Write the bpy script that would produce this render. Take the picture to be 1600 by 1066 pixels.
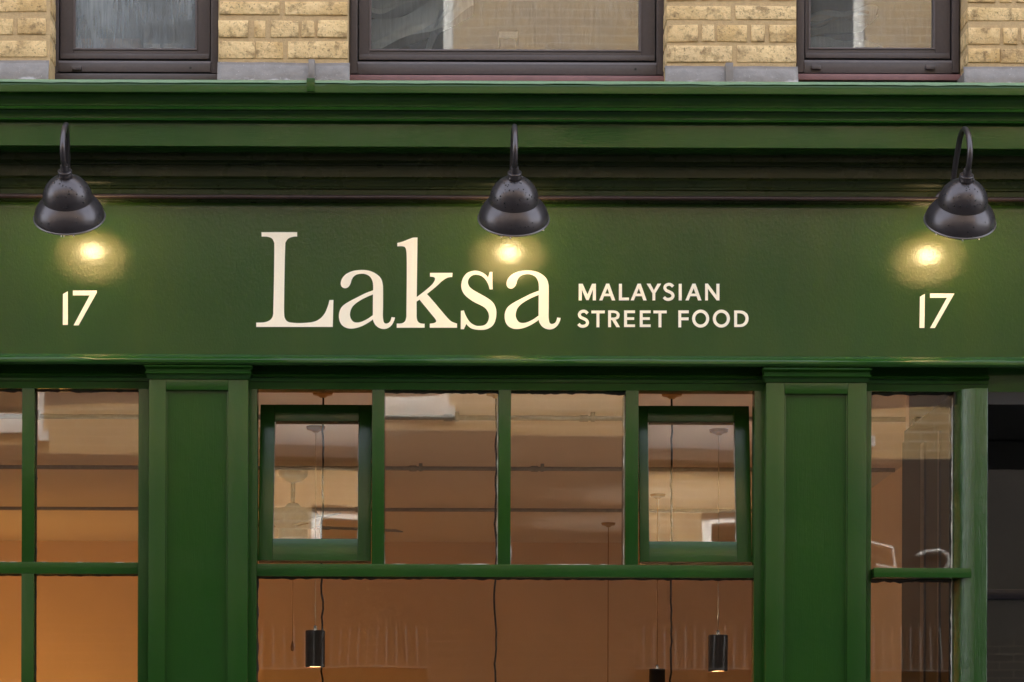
import bpy, bmesh, math, random
from mathutils import Vector, Matrix, noise
random.seed(7)
R = math.radians
for o in list(bpy.data.objects): bpy.data.objects.remove(o)
scene = bpy.context.scene
COL = scene.collection

# ------------------------------------------------------------------ camera
EYE, DIST, F = 1.375, 10.0, 4000.0          # eye height, metres to the shop front, focal length in photo pixels
U0, V0, ROLL = 690.0, 1240.0, R(0.2)
cam = bpy.data.cameras.new('camera'); camo = bpy.data.objects.new('camera', cam); COL.objects.link(camo)
camo.location = (0, -DIST, EYE); camo.rotation_euler = (R(90), -ROLL, 0)
cam.sensor_width = 36; cam.lens = F/1600*36
cam.shift_x = (800-U0)/1600; cam.shift_y = (V0-533)/1600
cam.clip_start = 0.05; cam.clip_end = 500
scene.camera = camo
# ------------------------------------------------------------------ sky, sun, exposure
SUN_EL, SUN_ROT = R(40), R(8)
world = bpy.data.worlds.new('World'); scene.world = world; world.use_nodes = True
nt = world.node_tree; nt.nodes.clear()
sky = nt.nodes.new('ShaderNodeTexSky'); sky.sky_type = 'NISHITA'; sky.sun_disc = False
sky.sun_elevation = SUN_EL; sky.sun_rotation = SUN_ROT; sky.air_density = 1.2; sky.dust_density = 4
hs = nt.nodes.new('ShaderNodeHueSaturation'); hs.inputs['Saturation'].default_value = 0.35
bg = nt.nodes.new('ShaderNodeBackground'); bg.inputs['Strength'].default_value = 0.15
wo = nt.nodes.new('ShaderNodeOutputWorld')
nt.links.new(sky.outputs[0], hs.inputs['Color']); nt.links.new(hs.outputs[0], bg.inputs['Color']); nt.links.new(bg.outputs[0], wo.inputs['Surface'])
sl = bpy.data.lights.new('sun', 'SUN'); sl.energy = 0.9; sl.angle = R(10); sl.color = (1, .93, .82)
so = bpy.data.objects.new('sun', sl); COL.objects.link(so); so.location = (0, 20, 30)
sd = Vector((math.sin(SUN_ROT)*math.cos(SUN_EL), math.cos(SUN_ROT)*math.cos(SUN_EL), math.sin(SUN_EL)))
so.rotation_euler = sd.to_track_quat('Z', 'Y').to_euler()
scene.view_settings.view_transform = 'Standard'; scene.view_settings.look = 'None'
scene.view_settings.exposure = 2.8; scene.view_settings.gamma = 1
scene.render.engine = 'CYCLES'
scene.cycles.max_bounces = 10; scene.cycles.transparent_max_bounces = 16

# ------------------------------------------------------------------ photo pixel -> place, on a plane at depth Y
def UV(u, v):
    du, dv = u-U0, v-V0
    return du*math.cos(ROLL)+dv*math.sin(ROLL), -du*math.sin(ROLL)+dv*math.cos(ROLL)
def PX(u, v, Y=0.0): return UV(u, v)[0]*(DIST+Y)/F
def PZ(u, v, Y=0.0): return EYE-UV(u, v)[1]*(DIST+Y)/F
def ZC(v, Y=0.0): return EYE-(v+0.35-V0)*(DIST+Y)/F        # height of a long horizontal edge read near the middle
FT, FZB = -0.02, ZC(557, 0)                                 # lean of the sign board
def fascia_pt(u, v):
    a, b = UV(u, v); k = -b/F
    z = (EYE+DIST*k+k*FT*FZB)/(1+k*FT); Y = -FT*(z-FZB)
    return a*(DIST+Y)/F, z

# ------------------------------------------------------------------ helpers
def link(o, parent=None):
    COL.objects.link(o)
    if parent is not None: o.parent = parent
    return o
def empty(name, label=None, cat=None, group=None, loc=(0, 0, 0), parent=None, kind=None):
    o = bpy.data.objects.new(name, None); o.empty_display_size = .1; link(o, parent); o.location = loc
    if label: o['label'] = label
    if cat: o['category'] = cat
    if group: o['group'] = group
    if kind: o['kind'] = kind
    return o
def mobj(name, verts, faces, mat, parent=None, smooth=None, kind=None):
    me = bpy.data.meshes.new(name); me.from_pydata(verts, [], faces); me.update()
    bm = bmesh.new(); bm.from_mesh(me); bmesh.ops.recalc_face_normals(bm, faces=bm.faces); bm.to_mesh(me); bm.free()
    return fin(name, me, mat, parent, smooth, kind)
def fin(name, me, mat, parent=None, smooth=None, kind=None):
    if smooth is not None:
        for p in me.polygons: p.use_smooth = True
        me.set_sharp_from_angle(angle=R(smooth))
    if mat: me.materials.append(mat)
    o = bpy.data.objects.new(name, me); link(o, parent)
    if kind: o['kind'] = kind
    return o
def bmobj(name, bm, mat, parent=None, smooth=None, kind=None):
    me = bpy.data.meshes.new(name); bm.to_mesh(me); bm.free()
    return fin(name, me, mat, parent, smooth, kind)
def addbox(bm, x0, x1, y0, y1, z0, z1, bev=0.0):
    r = bmesh.ops.create_cube(bm, size=1)
    vs = r['verts']
    for v in vs:
        v.co = Vector((x0+(v.co.x+.5)*(x1-x0), y0+(v.co.y+.5)*(y1-y0), z0+(v.co.z+.5)*(z1-z0)))
    if bev > 0:
        es = list({e for v in vs for e in v.link_edges})
        bmesh.ops.bevel(bm, geom=es, offset=bev, segments=2, profile=.6, affect='EDGES', clamp_overlap=True)
def box(name, x0, x1, y0, y1, z0, z1, mat, parent=None, bev=0.0, kind=None):
    bm = bmesh.new(); addbox(bm, x0, x1, y0, y1, z0, z1, bev)
    return bmobj(name, bm, mat, parent, 40 if bev else None, kind)
def wob(x, s, a): return a*(noise.noise((x*3.1+s*7.3, s*1.7, .3))+.5*noise.noise((x*11.0+s*3.1, s*5.1, 2.3)))
def moulding(name, prof, x0, x1, mat, parent=None, step=.04, jit=.0007, smooth=32):
    n = max(2, int((x1-x0)/step)); V = []; Fc = []; m = len(prof)
    for i in range(n+1):
        x = x0+(x1-x0)*i/n
        for j, (y, z) in enumerate(prof): V.append((x, y+wob(x, j*.37+1, jit), z+wob(x, j*.61+9, jit)))
    for i in range(n):
        for j in range(m-1): Fc.append((i*m+j, (i+1)*m+j, (i+1)*m+j+1, i*m+j+1))
    return mobj(name, V, Fc, mat, parent, smooth)
def returns(name, prof, x0, x1, yb, mat, parent=None, smooth=32):
    # profile (out, z) carried round the front and both returns of a pilaster head; yb = wall plane behind
    V = []; Fc = []
    for (o, yf, z) in prof: V += [(x0-o, yb, z), (x0-o, yf, z), (x1+o, yf, z), (x1+o, yb, z)]
    for j in range(len(prof)-1):
        for k in range(3): Fc.append((j*4+k, j*4+k+1, (j+1)*4+k+1, (j+1)*4+k))
    return mobj(name, V, Fc, mat, parent, smooth)
def lathe(bm, prof, c, axis, seg=48):
    a = Vector(axis).normalized(); q = a.to_track_quat('Z', 'Y'); c = Vector(c); rings = []
    for (s, r) in prof:
        rings.append([bm.verts.new(c+q@Vector((r*math.cos(2*math.pi*k/seg), r*math.sin(2*math.pi*k/seg), s))) for k in range(seg)])
    for A, B in zip(rings, rings[1:]):
        for k in range(seg): bm.faces.new((A[k], A[(k+1) % seg], B[(k+1) % seg], B[k]))
    for ring in (rings[0], rings[-1]):
        if (ring[0].co-ring[seg//2].co).length > 1e-6 and False: bm.faces.new(ring)
    return rings
def lathe_obj(name, prof, c, axis, mat, parent=None, seg=48, smooth=40, caps=True):
    bm = bmesh.new(); rings = lathe(bm, prof, c, axis, seg)
    if caps:
        bm.faces.new(rings[0]); bm.faces.new(rings[-1])
    bmesh.ops.recalc_face_normals(bm, faces=bm.faces)
    return bmobj(name, bm, mat, parent, smooth)
def catmull(P, sub=8):
    out = []
    for i in range(len(P)-1):
        p0 = P[max(i-1, 0)]; p1 = P[i]; p2 = P[i+1]; p3 = P[min(i+2, len(P)-1)]
        for k in range(sub):
            t = k/sub
            out.append(tuple(.5*((2*b)+(-a+c)*t+(2*a-5*b+4*c-d)*t*t+(-a+3*b-3*c+d)*t**3) for a, b, c, d in zip(p0, p1, p2, p3)))
    out.append(tuple(P[-1])); return out
def tube(name, pts, r, mat, parent=None, seg=12, smooth=40):
    V = []; Fc = []; n = len(pts); pts = [Vector(p) for p in pts]; up = None
    for i, p in enumerate(pts):
        d = (pts[min(i+1, n-1)]-pts[max(i-1, 0)]).normalized()
        if up is None: up = d.orthogonal().normalized()
        up = (up-d*up.dot(d)).normalized(); s = d.cross(up); rr = r[i] if isinstance(r, (list, tuple)) else r
        for k in range(seg):
            a = 2*math.pi*k/seg; V.append(p+(up*math.cos(a)+s*math.sin(a))*rr)
    for i in range(n-1):
        for k in range(seg): Fc.append((i*seg+k, i*seg+(k+1) % seg, (i+1)*seg+(k+1) % seg, (i+1)*seg+k))
    Fc.append(tuple(range(seg))); Fc.append(tuple(range((n-1)*seg, n*seg)))
    return mobj(name, V, Fc, mat, parent, smooth)

# ------------------------------------------------------------------ materials
class NT:
    def __init__(s, name):
        s.m = bpy.data.materials.new(name); s.m.use_nodes = True; s.t = s.m.node_tree; s.t.nodes.clear()
        s.out = s.n('ShaderNodeOutputMaterial')
    def n(s, typ, **kw):
        nd = s.t.nodes.new(typ)
        for k, v in kw.items(): setattr(nd, k, v)
        return nd
    def l(s, a, b): s.t.links.new(a, b)
    def pos(s, scale=(1, 1, 1), obj=False):
        mp = s.n('ShaderNodeMapping'); mp.inputs['Scale'].default_value = scale
        if obj: s.l(s.n('ShaderNodeTexCoord').outputs['Object'], mp.inputs['Vector'])
        else: s.l(s.n('ShaderNodeNewGeometry').outputs['Position'], mp.inputs['Vector'])
        return mp.outputs[0]
    def noise(s, scale, detail=4, vec=None, rough=.55, dist=0):
        nd = s.n('ShaderNodeTexNoise'); nd.inputs['Scale'].default_value = scale; nd.inputs['Detail'].default_value = detail
        nd.inputs['Roughness'].default_value = rough; nd.inputs['Distortion'].default_value = dist
        s.l(vec or s.pos(), nd.inputs['Vector']); return nd.outputs['Fac']
    def ramp(s, fac, stops):
        r = s.n('ShaderNodeValToRGB'); e = r.color_ramp.elements
        while len(e) < len(stops): e.new(.5)
        for el, (p, c) in zip(e, stops): el.position = p; el.color = c if len(c) == 4 else (*c, 1)
        s.l(fac, r.inputs['Fac']); return r.outputs['Color']
    def mix(s, fac, a, b, mode='MIX'):
        m = s.n('ShaderNodeMix', data_type='RGBA', blend_type=mode)
        for i, val in ((0, fac), (6, a), (7, b)):
            if isinstance(val, (int, float)): m.inputs[i].default_value = val
            elif isinstance(val, tuple): m.inputs[i].default_value = (*val, 1) if len(val) == 3 else val
            else: s.l(val, m.inputs[i])
        return m.outputs[2]
    def math(s, op, a, b=0.0):
        m = s.n('ShaderNodeMath', operation=op)
        for i, val in enumerate((a, b)):
            if isinstance(val, (int, float)): m.inputs[i].default_value = val
            else: s.l(val, m.inputs[i])
        return m.outputs[0]
    def bump(s, h, dist, strength=1.0, prev=None):
        b = s.n('ShaderNodeBump'); b.inputs['Distance'].default_value = dist; b.inputs['Strength'].default_value = strength
        s.l(h, b.inputs['Height'])
        if prev is not None: s.l(prev, b.inputs['Normal'])
        return b.outputs[0]
    def principled(s, **kw):
        p = s.n('ShaderNodeBsdfPrincipled')
        for k, v in kw.items():
            if hasattr(v, 'is_output') or hasattr(v, 'links'): s.l(v, p.inputs[k])
            elif isinstance(v, tuple) and len(v) == 3 and 'Color' in k: p.inputs[k].default_value = (*v, 1)
            else: p.inputs[k].default_value = v
        s.l(p.outputs[0], s.out.inputs['Surface']); return p

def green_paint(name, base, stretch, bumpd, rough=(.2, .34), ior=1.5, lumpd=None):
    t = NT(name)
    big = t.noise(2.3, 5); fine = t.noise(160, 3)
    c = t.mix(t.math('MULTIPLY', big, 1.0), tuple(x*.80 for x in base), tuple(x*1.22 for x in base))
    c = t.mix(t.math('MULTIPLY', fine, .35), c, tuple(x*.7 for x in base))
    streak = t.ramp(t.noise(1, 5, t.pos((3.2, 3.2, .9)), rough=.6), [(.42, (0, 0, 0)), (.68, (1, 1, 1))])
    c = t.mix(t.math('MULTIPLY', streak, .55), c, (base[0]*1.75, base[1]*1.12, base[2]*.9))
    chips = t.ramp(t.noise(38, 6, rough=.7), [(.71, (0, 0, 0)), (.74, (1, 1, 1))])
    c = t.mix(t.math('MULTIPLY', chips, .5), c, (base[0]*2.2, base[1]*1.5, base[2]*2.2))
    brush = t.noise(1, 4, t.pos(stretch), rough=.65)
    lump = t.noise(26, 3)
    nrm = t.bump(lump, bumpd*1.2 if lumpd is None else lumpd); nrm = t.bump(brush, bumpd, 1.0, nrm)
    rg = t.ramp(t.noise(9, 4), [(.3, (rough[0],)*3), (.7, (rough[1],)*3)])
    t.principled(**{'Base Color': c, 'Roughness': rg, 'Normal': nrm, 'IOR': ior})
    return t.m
GREEN = (.020, .088, .016)
M_fascia = green_paint('green_gloss_sign_board', (.021, .058, .011), (130, 130, 75), .00064, (.04, .065), 1.5, .0003)
M_greenH = green_paint('green_gloss_moulding', (.014, .060, .009), (16, 200, 200), .0004, (.11, .2), 1.42)
M_greenV = green_paint('green_gloss_joinery', (.012, .054, .007), (200, 200, 12), .0005, (.14, .25), 1.42)
M_greenPost = green_paint('green_thick_brushed_gloss', (.014, .06, .009), (360, 360, 9), .0016, (.10, .17), 1.7, .0008)

def simple(name, base, rough=.5, metal=0.0, nscale=40, nvar=.25, bumpd=0.0, bscale=120, **kw):
    t = NT(name); f = t.noise(nscale, 5)
    c = t.mix(f, tuple(x*(1-nvar) for x in base), tuple(min(1, x*(1+nvar)) for x in base))
    a = {'Base Color': c, 'Roughness': rough, 'Metallic': metal}
    if bumpd: a['Normal'] = t.bump(t.noise(bscale, 5), bumpd)
    a.update(kw); t.principled(**a); return t.m
M_cream = simple('cream_sign_paint', (.96, .88, .72), .42, nvar=.04, bumpd=.0003, bscale=200)
M_lamp = simple('gunmetal_lamp_paint', (.075, .066, .072), .28, .6, nscale=60, nvar=.1)
M_lamprim = simple('worn_lamp_edge', (.16, .145, .15), .3, .5)
M_shadein = simple('cream_enamel', (.86, .80, .66), .35, nvar=.03)
M_drop = simple('rain_drop', (.004, .004, .005), .02, nvar=.01)
M_droplight = simple('rain_drop_hanging', (.7, .72, .74), .05, nvar=.01)
M_frame = simple('brown_powder_coat', (.068, .054, .058), .34, nscale=90, nvar=.22, bumpd=.00025, bscale=500)
M_frameLt = simple('brown_powder_coat_pale', (.12, .10, .105), .5, nscale=30, nvar=.3)  # paler copy of the frame coat, for chamfers, beads and trim
M_sillpink = simple('faded_maroon_sill', (.21, .10, .105), .5, nscale=14, nvar=.35)
M_flatBlack = simple('flat_black', (.012, .011, .012), .6)
M_putty = simple('white_putty', (.62, .60, .55), .55, nscale=70, nvar=.5, bumpd=.001, bscale=180)
M_sealant = simple('dark_sealant', (.022, .016, .012), .6)
M_pipe = simple('dark_brown_cable_pipe', (.035, .018, .016), .45)
M_mortar = simple('sandy_mortar', (.50, .35, .185), .9, nscale=55, nvar=.3, bumpd=.003, bscale=210)
M_steel = simple('galvanised_conduit', (.30, .285, .27), .45, .5, nvar=.3)
M_black = simple('black_matt', (.008, .007, .007), .6, **{'Specular IOR Level': .2})
M_brass = simple('aged_brass', (.30, .17, .05), .35, .8)
M_bronze = simple('bronze_fan', (.16, .11, .075), .3, .6)
M_bladeg = simple('grey_fan_blade', (.32, .34, .38), .45)
M_cordw = simple('pale_cord', (.55, .47, .36), .7)
M_whitepaint = simple('white_window_paint', (.78, .77, .74), .4)
M_ceil = simple('cream_ceiling_paint', (.64, .58, .53), .8, nscale=2, nvar=.06, bumpd=.001, bscale=30)
M_wallor = simple('ochre_wall_plaster', (.72, .55, .39), .8, nscale=1.5, nvar=.14, bumpd=.001)
M_wallcr = simple('beige_wall_plaster', (.84, .73, .61), .8, nscale=1.5, nvar=.1)
M_floor = simple('oak_floor', (.55, .38, .24), .45, nscale=8, nvar=.3)
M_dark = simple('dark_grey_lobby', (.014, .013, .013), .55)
M_navy = simple('navy_door_rail', (.012, .011, .03), .35)
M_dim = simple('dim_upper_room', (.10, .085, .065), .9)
M_fabric = simple('pale_blue_grey_fabric', (.80, .85, .90), .8, nscale=9, nvar=.12)
M_paper = simple('off_white_paper', (.72, .66, .58), .8)
M_carton = simple('salmon_carton', (.62, .36, .27), .8)
M_asph = simple('asphalt', (.03, .03, .032), .8, nscale=200, nvar=.5, bumpd=.004, bscale=300)
M_pave = simple('wet_york_stone', (.09, .085, .08), .8, nscale=3, nvar=.2, bumpd=.002)
M_kerb = simple('granite_kerb', (.28, .27, .26), .7)
M_slate = simple('slate_roof', (.06, .06, .065), .7)
M_darkbrick = simple('dark_brown_brick', (.035, .024, .018), .9)
M_capping = simple('chalky_weathered_capping', (.13, .22, .12), .45, nscale=60, nvar=.3)
M_render = simple('dark_painted_render', (.035, .027, .022), .7, nscale=3, nvar=.2)  # also covers the opposite storey made dark to cut reflected light
M_lining = simple('dull_amber_lining', (.10, .05, .015), .6)
M_bed = green_paint('shade_darkened_green_paint', (.017, .028, .009), (16, 200, 200), .0005, (.22, .36), 1.36)  # same green paint, darkened to carry the deep shade under the cornice
M_signw = simple('white_sign_tube', (.80, .79, .76), .4)

def lead_mat():
    t = NT('lead_flashing_metal')
    c = t.mix(t.noise(22, 6, rough=.65), (.13, .115, .108), (.27, .245, .235))
    geo = t.n('ShaderNodeTexCoord'); sp = t.n('ShaderNodeSeparateXYZ'); t.l(geo.outputs['Generated'], sp.inputs[0])
    w = t.noise(7, 5, t.pos((1, 1, 2.2)), rough=.6)
    st = t.math('SUBTRACT', t.math('MULTIPLY', w, 1.25), sp.outputs[2])
    stain = t.ramp(st, [(.40, (0, 0, 0)), (.52, (1, 1, 1))])
    c = t.mix(t.math('MULTIPLY', stain, .8), c, (.50, .47, .50))
    speck = t.ramp(t.noise(230, 2), [(.70, (0, 0, 0)), (.74, (1, 1, 1))])
    c = t.mix(speck, c, (.6, .58, .57))
    t.principled(**{'Base Color': c, 'Roughness': .48, 'Metallic': .25, 'Normal': t.bump(t.noise(14, 4), .008)})
    return t.m
M_lead = lead_mat()
def brick_mat():
    t = NT('london_stock_brick'); oi = t.n('ShaderNodeObjectInfo')
    base = t.ramp(oi.outputs['Random'], [(0, (.62, .40, .17)), (.2, (.78, .56, .28)), (.4, (.54, .34, .14)), (.6, (.80, .58, .31)), (.8, (.66, .45, .21)), (1, (.74, .54, .30))])
    vec = t.pos()
    off = t.n('ShaderNodeVectorMath', operation='ADD'); t.l(vec, off.inputs[0])
    cb = t.n('ShaderNodeCombineXYZ'); t.l(t.math('MULTIPLY', oi.outputs['Random'], 50), cb.inputs[0]); t.l(cb.outputs[0], off.inputs[1]); vec = off.outputs[0]
    c = t.mix(t.ramp(t.noise(13, 5, vec), [(.38, (0, 0, 0)), (.7, (1, 1, 1))]), base, (.88, .64, .34))
    c = t.mix(t.math('MULTIPLY', t.ramp(t.noise(19, 6, vec, .7), [(.50, (0, 0, 0)), (.64, (1, 1, 1))]), .85), c, (.30, .19, .09))
    pit = t.ramp(t.noise(95, 4, vec, .7), [(.58, (0, 0, 0)), (.66, (1, 1, 1))])
    c = t.mix(t.math('MULTIPLY', pit, .75), c, (.17, .10, .05))
    n1 = t.bump(t.noise(40, 6, vec, .7), .011); n1 = t.bump(t.noise(230, 4, vec), .0018, 1, n1)
    t.principled(**{'Base Color': c, 'Roughness': .9, 'Normal': n1}); return t.m
M_brick = brick_mat()
def brickwork(name, c1, c2, mortar, rot=True):
    t = NT(name); mp = t.n('ShaderNodeMapping'); mp.inputs['Rotation'].default_value = (R(-90), 0, 0)
    t.l(t.n('ShaderNodeNewGeometry').outputs['Position'], mp.inputs['Vector'])
    b = t.n('ShaderNodeTexBrick'); t.l(mp.outputs[0], b.inputs['Vector'])
    b.inputs['Scale'].default_value = 1; b.inputs['Brick Width'].default_value = .225; b.inputs['Row Height'].default_value = .075
    b.inputs['Mortar Size'].default_value = .006; b.inputs['Mortar Smooth'].default_value = .2; b.offset = .5
    b.inputs['Color1'].default_value = (*c1, 1); b.inputs['Color2'].default_value = (*c2, 1); b.inputs['Mortar'].default_value = (*mortar, 1)
    c = t.mix(t.math('MULTIPLY', t.noise(6, 6), .5), b.outputs['Color'], tuple(x*.55 for x in c1))
    t.principled(**{'Base Color': c, 'Roughness': .9, 'Normal': t.bump(b.outputs['Fac'], -.006)}); return t.m
M_bworkY = brickwork('stock_brickwork', (.52, .35, .16), (.40, .26, .12), (.68, .58, .43))
M_bworkO = brickwork('dark_brown_brickwork', (.045, .032, .022), (.034, .024, .018), (.22, .18, .14))
M_bworkR = brickwork('red_brickwork', (.42, .17, .10), (.34, .13, .08), (.55, .47, .40))

def glass(name, refl, wave, dust=0.0, dcol=(.58, .56, .52), tint=(.97, .985, .97), streak=False, seed=0):
    t = NT(name)
    tr = t.n('ShaderNodeBsdfTransparent'); tr.inputs[0].default_value = (*tint, 1)
    gl = t.n('ShaderNodeBsdfGlossy'); gl.inputs['Roughness'].default_value = .012
    nb = t.bump(t.noise(1, 1, t.pos((1.6, 1.6, 1.1))), wave)
    t.l(nb, gl.inputs['Normal'])
    fr = t.n('ShaderNodeFresnel'); fr.inputs['IOR'].default_value = 1.5
    fac = t.math('MINIMUM', t.math('MULTIPLY', fr.outputs[0], refl), 1.0)
    mx = t.n('ShaderNodeMixShader'); t.l(fac, mx.inputs[0]); t.l(tr.outputs[0], mx.inputs[1]); t.l(gl.outputs[0], mx.inputs[2])
    res = mx.outputs[0]
    if dust > 0:
        df = t.n('ShaderNodeBsdfDiffuse'); df.inputs[0].default_value = (*dcol, 1)
        d = t.noise(1, 5, t.pos((90, 90, 7)), rough=.6); d2 = t.noise(4, 5)
        f = t.math('MULTIPLY', t.ramp(d, [(.25, (.35,)*3), (.75, (1, 1, 1))]), t.math('MULTIPLY', d2, 2*dust))
        m2 = t.n('ShaderNodeMixShader'); t.l(f, m2.inputs[0]); t.l(res, m2.inputs[1]); t.l(df.outputs[0], m2.inputs[2]); res = m2.outputs[0]
    t.l(res, t.out.inputs['Surface']); return t.m
M_glass = glass('shop_window_glass', 1.8, .0012)
M_glassUp = glass('dusty_upper_glass', 2.2, .0006, dust=.19, dcol=(.50, .52, .54))
M_glassSkyDust = glass('sky_toned_dusty_glass', 2.2, .0006, dust=.5, dcol=(.52, .57, .62))  # dust layer made heavier and bluer to stand in for reflected sky
M_glassFar = glass('far_window_glass', 3.0, .001, tint=(.75, .8, .82))
def emitter(name, col, s):
    t = NT(name); e = t.n('ShaderNodeEmission'); e.inputs[0].default_value = (*col, 1); e.inputs[1].default_value = s
    t.l(e.outputs[0], t.out.inputs['Surface']); return t.m
M_bulb = emitter('lit_bulb', (1, .70, .34), 21)
M_pendglow = emitter('pendant_bulb', (1, .87, .72), 520)
M_pendwarm = emitter('amber_globe', (1, .48, .11), 8)

# ================================================================== setting: street
box('road', -60, 60, -8.8, -2.6, -.3, -.12, M_asph, kind=None)['kind'] = 'structure'
box('pavement', -60, 60, -2.45, 12.4, -.3, 0, M_pave)['kind'] = 'structure'
box('pavement', -60, 60, -30, -8.95, -.3, 0, M_pave)['kind'] = 'structure'
box('kerb', -60, 60, -2.6, -2.45, -.3, .004, M_kerb, bev=.012)['kind'] = 'structure'
box('kerb', -60, 60, -8.95, -8.8, -.3, .004, M_kerb, bev=.012)['kind'] = 'structure'
box('ground', -250, 250, -250, 250, -.6, -.31, M_asph)['kind'] = 'structure'

# ================================================================== our building, upper storey
BW, WN = .05, .19                      # brick face, window frame face
TOP = EYE+(V0-128)*(DIST-.27)/F        # top of the cornice
bld = empty('brick_building', 'yellow stock brick building with brown framed windows above the green shop front', 'building', loc=(0, 0, 0))
wall = empty('wall', parent=bld)
piers = [(-12.0, PX(78, 60, BW)), (PX(341, 60, BW), PX(543.5, 60, BW)), (PX(1042, 60, BW), PX(1244.5, 60, BW)), (PX(1512.5, 60, BW), 12.0)]
ZT = 5.35                              # heads of the upper windows
for i, (a, b) in enumerate(piers):
    ml, mr = (PX(-72, 40, BW) if i == 0 else a), (PX(1740, 40, BW) if i == 3 else b)
    box('mortar_pier', ml, mr, BW+.0035, .42, 3.6, 4.92, M_mortar, wall, bev=.004)
    if i == 0: box('brickwork', a, ml, BW, .42, 3.6, 4.92, M_bworkY, wall)
    if i == 3: box('brickwork', mr, b, BW, .42, 3.6, 4.92, M_bworkY, wall)
    box('brickwork', a, b, BW, .42, 4.92, ZT, M_bworkY, wall)
box('brickwork', -12, 12, BW, .42, ZT, 14.7, M_bworkY, wall)
box('brickwork', -12, -5.6, BW+.01, .42, 0, 3.6, M_bworkY, wall)
box('brickwork', 4.6, 12, BW+.01, .42, 0, 3.6, M_bworkY, wall)
box('back_wall', -12, 12, 12.0, 12.4, 0, 14.7, M_bworkY, wall)
box('side_wall', -12.4, -12, BW, 12.4, 0, 14.7, M_bworkY, wall)
box('side_wall', 12, 12.4, BW, 12.4, 0, 14.7, M_bworkY, wall)
box('roof', -12.4, 12.4, BW, 12.4, 14.7, 14.9, M_slate, bld)
# bricks: (pier, course rows, [u0,u1])
def brick(u0, u1, v0, v1):
    um, vm = (u0+u1)/2, (v0+v1)/2
    x0, x1 = PX(u0, vm, BW), PX(u1, vm, BW); z1, z0 = PZ(um, v0, BW), PZ(um, v1, BW)
    yf = BW-random.uniform(-.0005, .0035); cx, cz = (x0+x1)/2, (z0+z1)/2
    bm = bmesh.new(); addbox(bm, x0-cx, x1-cx, 0, .1, z0-cz, z1-cz, 0)
    fr = [e for e in bm.edges if all(v.co.y < .05 for v in e.verts)]
    bmesh.ops.bevel(bm, geom=fr, offset=.0032, segments=2, profile=.5, affect='EDGES')
    for v in bm.verts:
        if v.co.y < .05:
            n = noise.noise_vector((v.co.x*30+cx*9, v.co.z*40+cz*7, cx*3)); v.co += Vector((n.x*.0042, n.y*.002, n.z*.0042))
    o = bmobj('brick', bm, M_brick, wall, 50); o.location = (cx, yf, cz); return o
def course(v0, v1, us):
    for a, b in us: brick(a, b, v0, v1)
course(63, 89, [(-75, -34), (-28, 72)]); course(29, 53.5, [(-80, -34), (-27, 20), (27, 71)]); course(-8, 18, [(-110, -18), (-12, 72)]); course(-44, -18, [(-70, -24), (-18, 2), (9, 71)])
course(65, 91, [(341, 398), (399.5, 442), (450, 543)]); course(32, 58.5, [(341.5, 388), (397, 415), (423.5, 466), (471.5, 491), (496.5, 542.5)])
course(2.5, 23, [(343, 437), (445, 543)]); course(-34, -7, [(341, 385), (393, 413), (420, 464), (471, 490), (496, 543)]); course(-70, -42, [(342, 440), (447, 543)])
course(71, 97.5, [(1042, 1144), (1152, 1244)]); course(39, 65.5, [(1043, 1090), (1097, 1116), (1121, 1167), (1174, 1195), (1202, 1244)])
course(9, 30.5, [(1042, 1142), (1149, 1244)]); course(-28, 0, [(1042, 1088), (1095, 1114), (1121, 1166), (1173, 1194), (1201, 1244)]); course(-66, -36, [(1042, 1141), (1149, 1244)])
course(76, 98, [(1513, 1562), (1563.5, 1650), (1657, 1750)]); course(43.5, 69, [(1513, 1562), (1567.5, 1590), (1596, 1640), (1647, 1668), (1675, 1740)])
course(12, 32.5, [(1513, 1632), (1640, 1740)]); course(-24, 4, [(1513, 1555), (1562, 1581), (1588, 1640), (1648, 1740)]); course(-62, -32, [(1513, 1610), (1617, 1740)])
# jamb bricks showing their ends in the reveals (right side of pier 1, left side of pier 4 and 3)
for xr, sgn, rows in ((piers[0][1], 1, [(63, 89), (29, 53.5), (-8, 18)]), (piers[2][0], -1, [(71, 97.5), (39, 65.5), (9, 30.5)]), (piers[3][0], -1, [(76, 98), (43.5, 69), (12, 32.5)])):
    for (v0, v1) in rows:
        z1, z0 = PZ(U0+xr*400, v0, BW), PZ(U0+xr*400, v1, BW)
        x0, x1 = (xr-.05, xr+.003) if sgn > 0 else (xr-.003, xr+.05)
        box('brick', x0, x1, BW+.012, .185, z0, z1, M_brick, wall, bev=.003)
# lead flashing over the cornice, with laps
def flashing(u0, u1, v0, v1, laps=(), slope=0):
    um = (u0+u1)/2; x0, x1 = PX(u0, v1, BW-.02), PX(u1, v1, BW-.02); zt, zb = PZ(um, v0, BW), PZ(um, v1, BW-.02)-.02
    n = 26; V = []; Fc = []
    for i in range(n+1):
        x = x0+(x1-x0)*i/n
        for j in range(6):
            t = j/5; V.append((x, BW-.008-.022*t-.006*math.sin(t*3.1)+wob(x, j+3, .002), zt+wob(x, 5, .003)+(zb-zt)*t))
    for i in range(n):
        for j in range(5): Fc.append((i*6+j, (i+1)*6+j, (i+1)*6+j+1, i*6+j+1))
    o = mobj('lead_flashing', V, Fc, M_lead, bld, 60)
    md = o.modifiers.new('thick', 'SOLIDIFY'); md.thickness = .003; md.offset = -1
    for (a, b) in laps:
        xa, xb = PX(a, v1, BW-.03), PX(b, v1, BW-.03)
        box('lap_joint', xa, xb, BW-.046, BW-.012, zb, zt+.004, M_lead, o, bev=.003)
    return o
flashing(-90, 76, 95, 126); flashing(339.5, 546.5, 99, 127, [(482, 492)]); flashing(1039, 1247, 104.5, 130, [(1133, 1145)]); flashing(1506, 1700, 105, 130)
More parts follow.
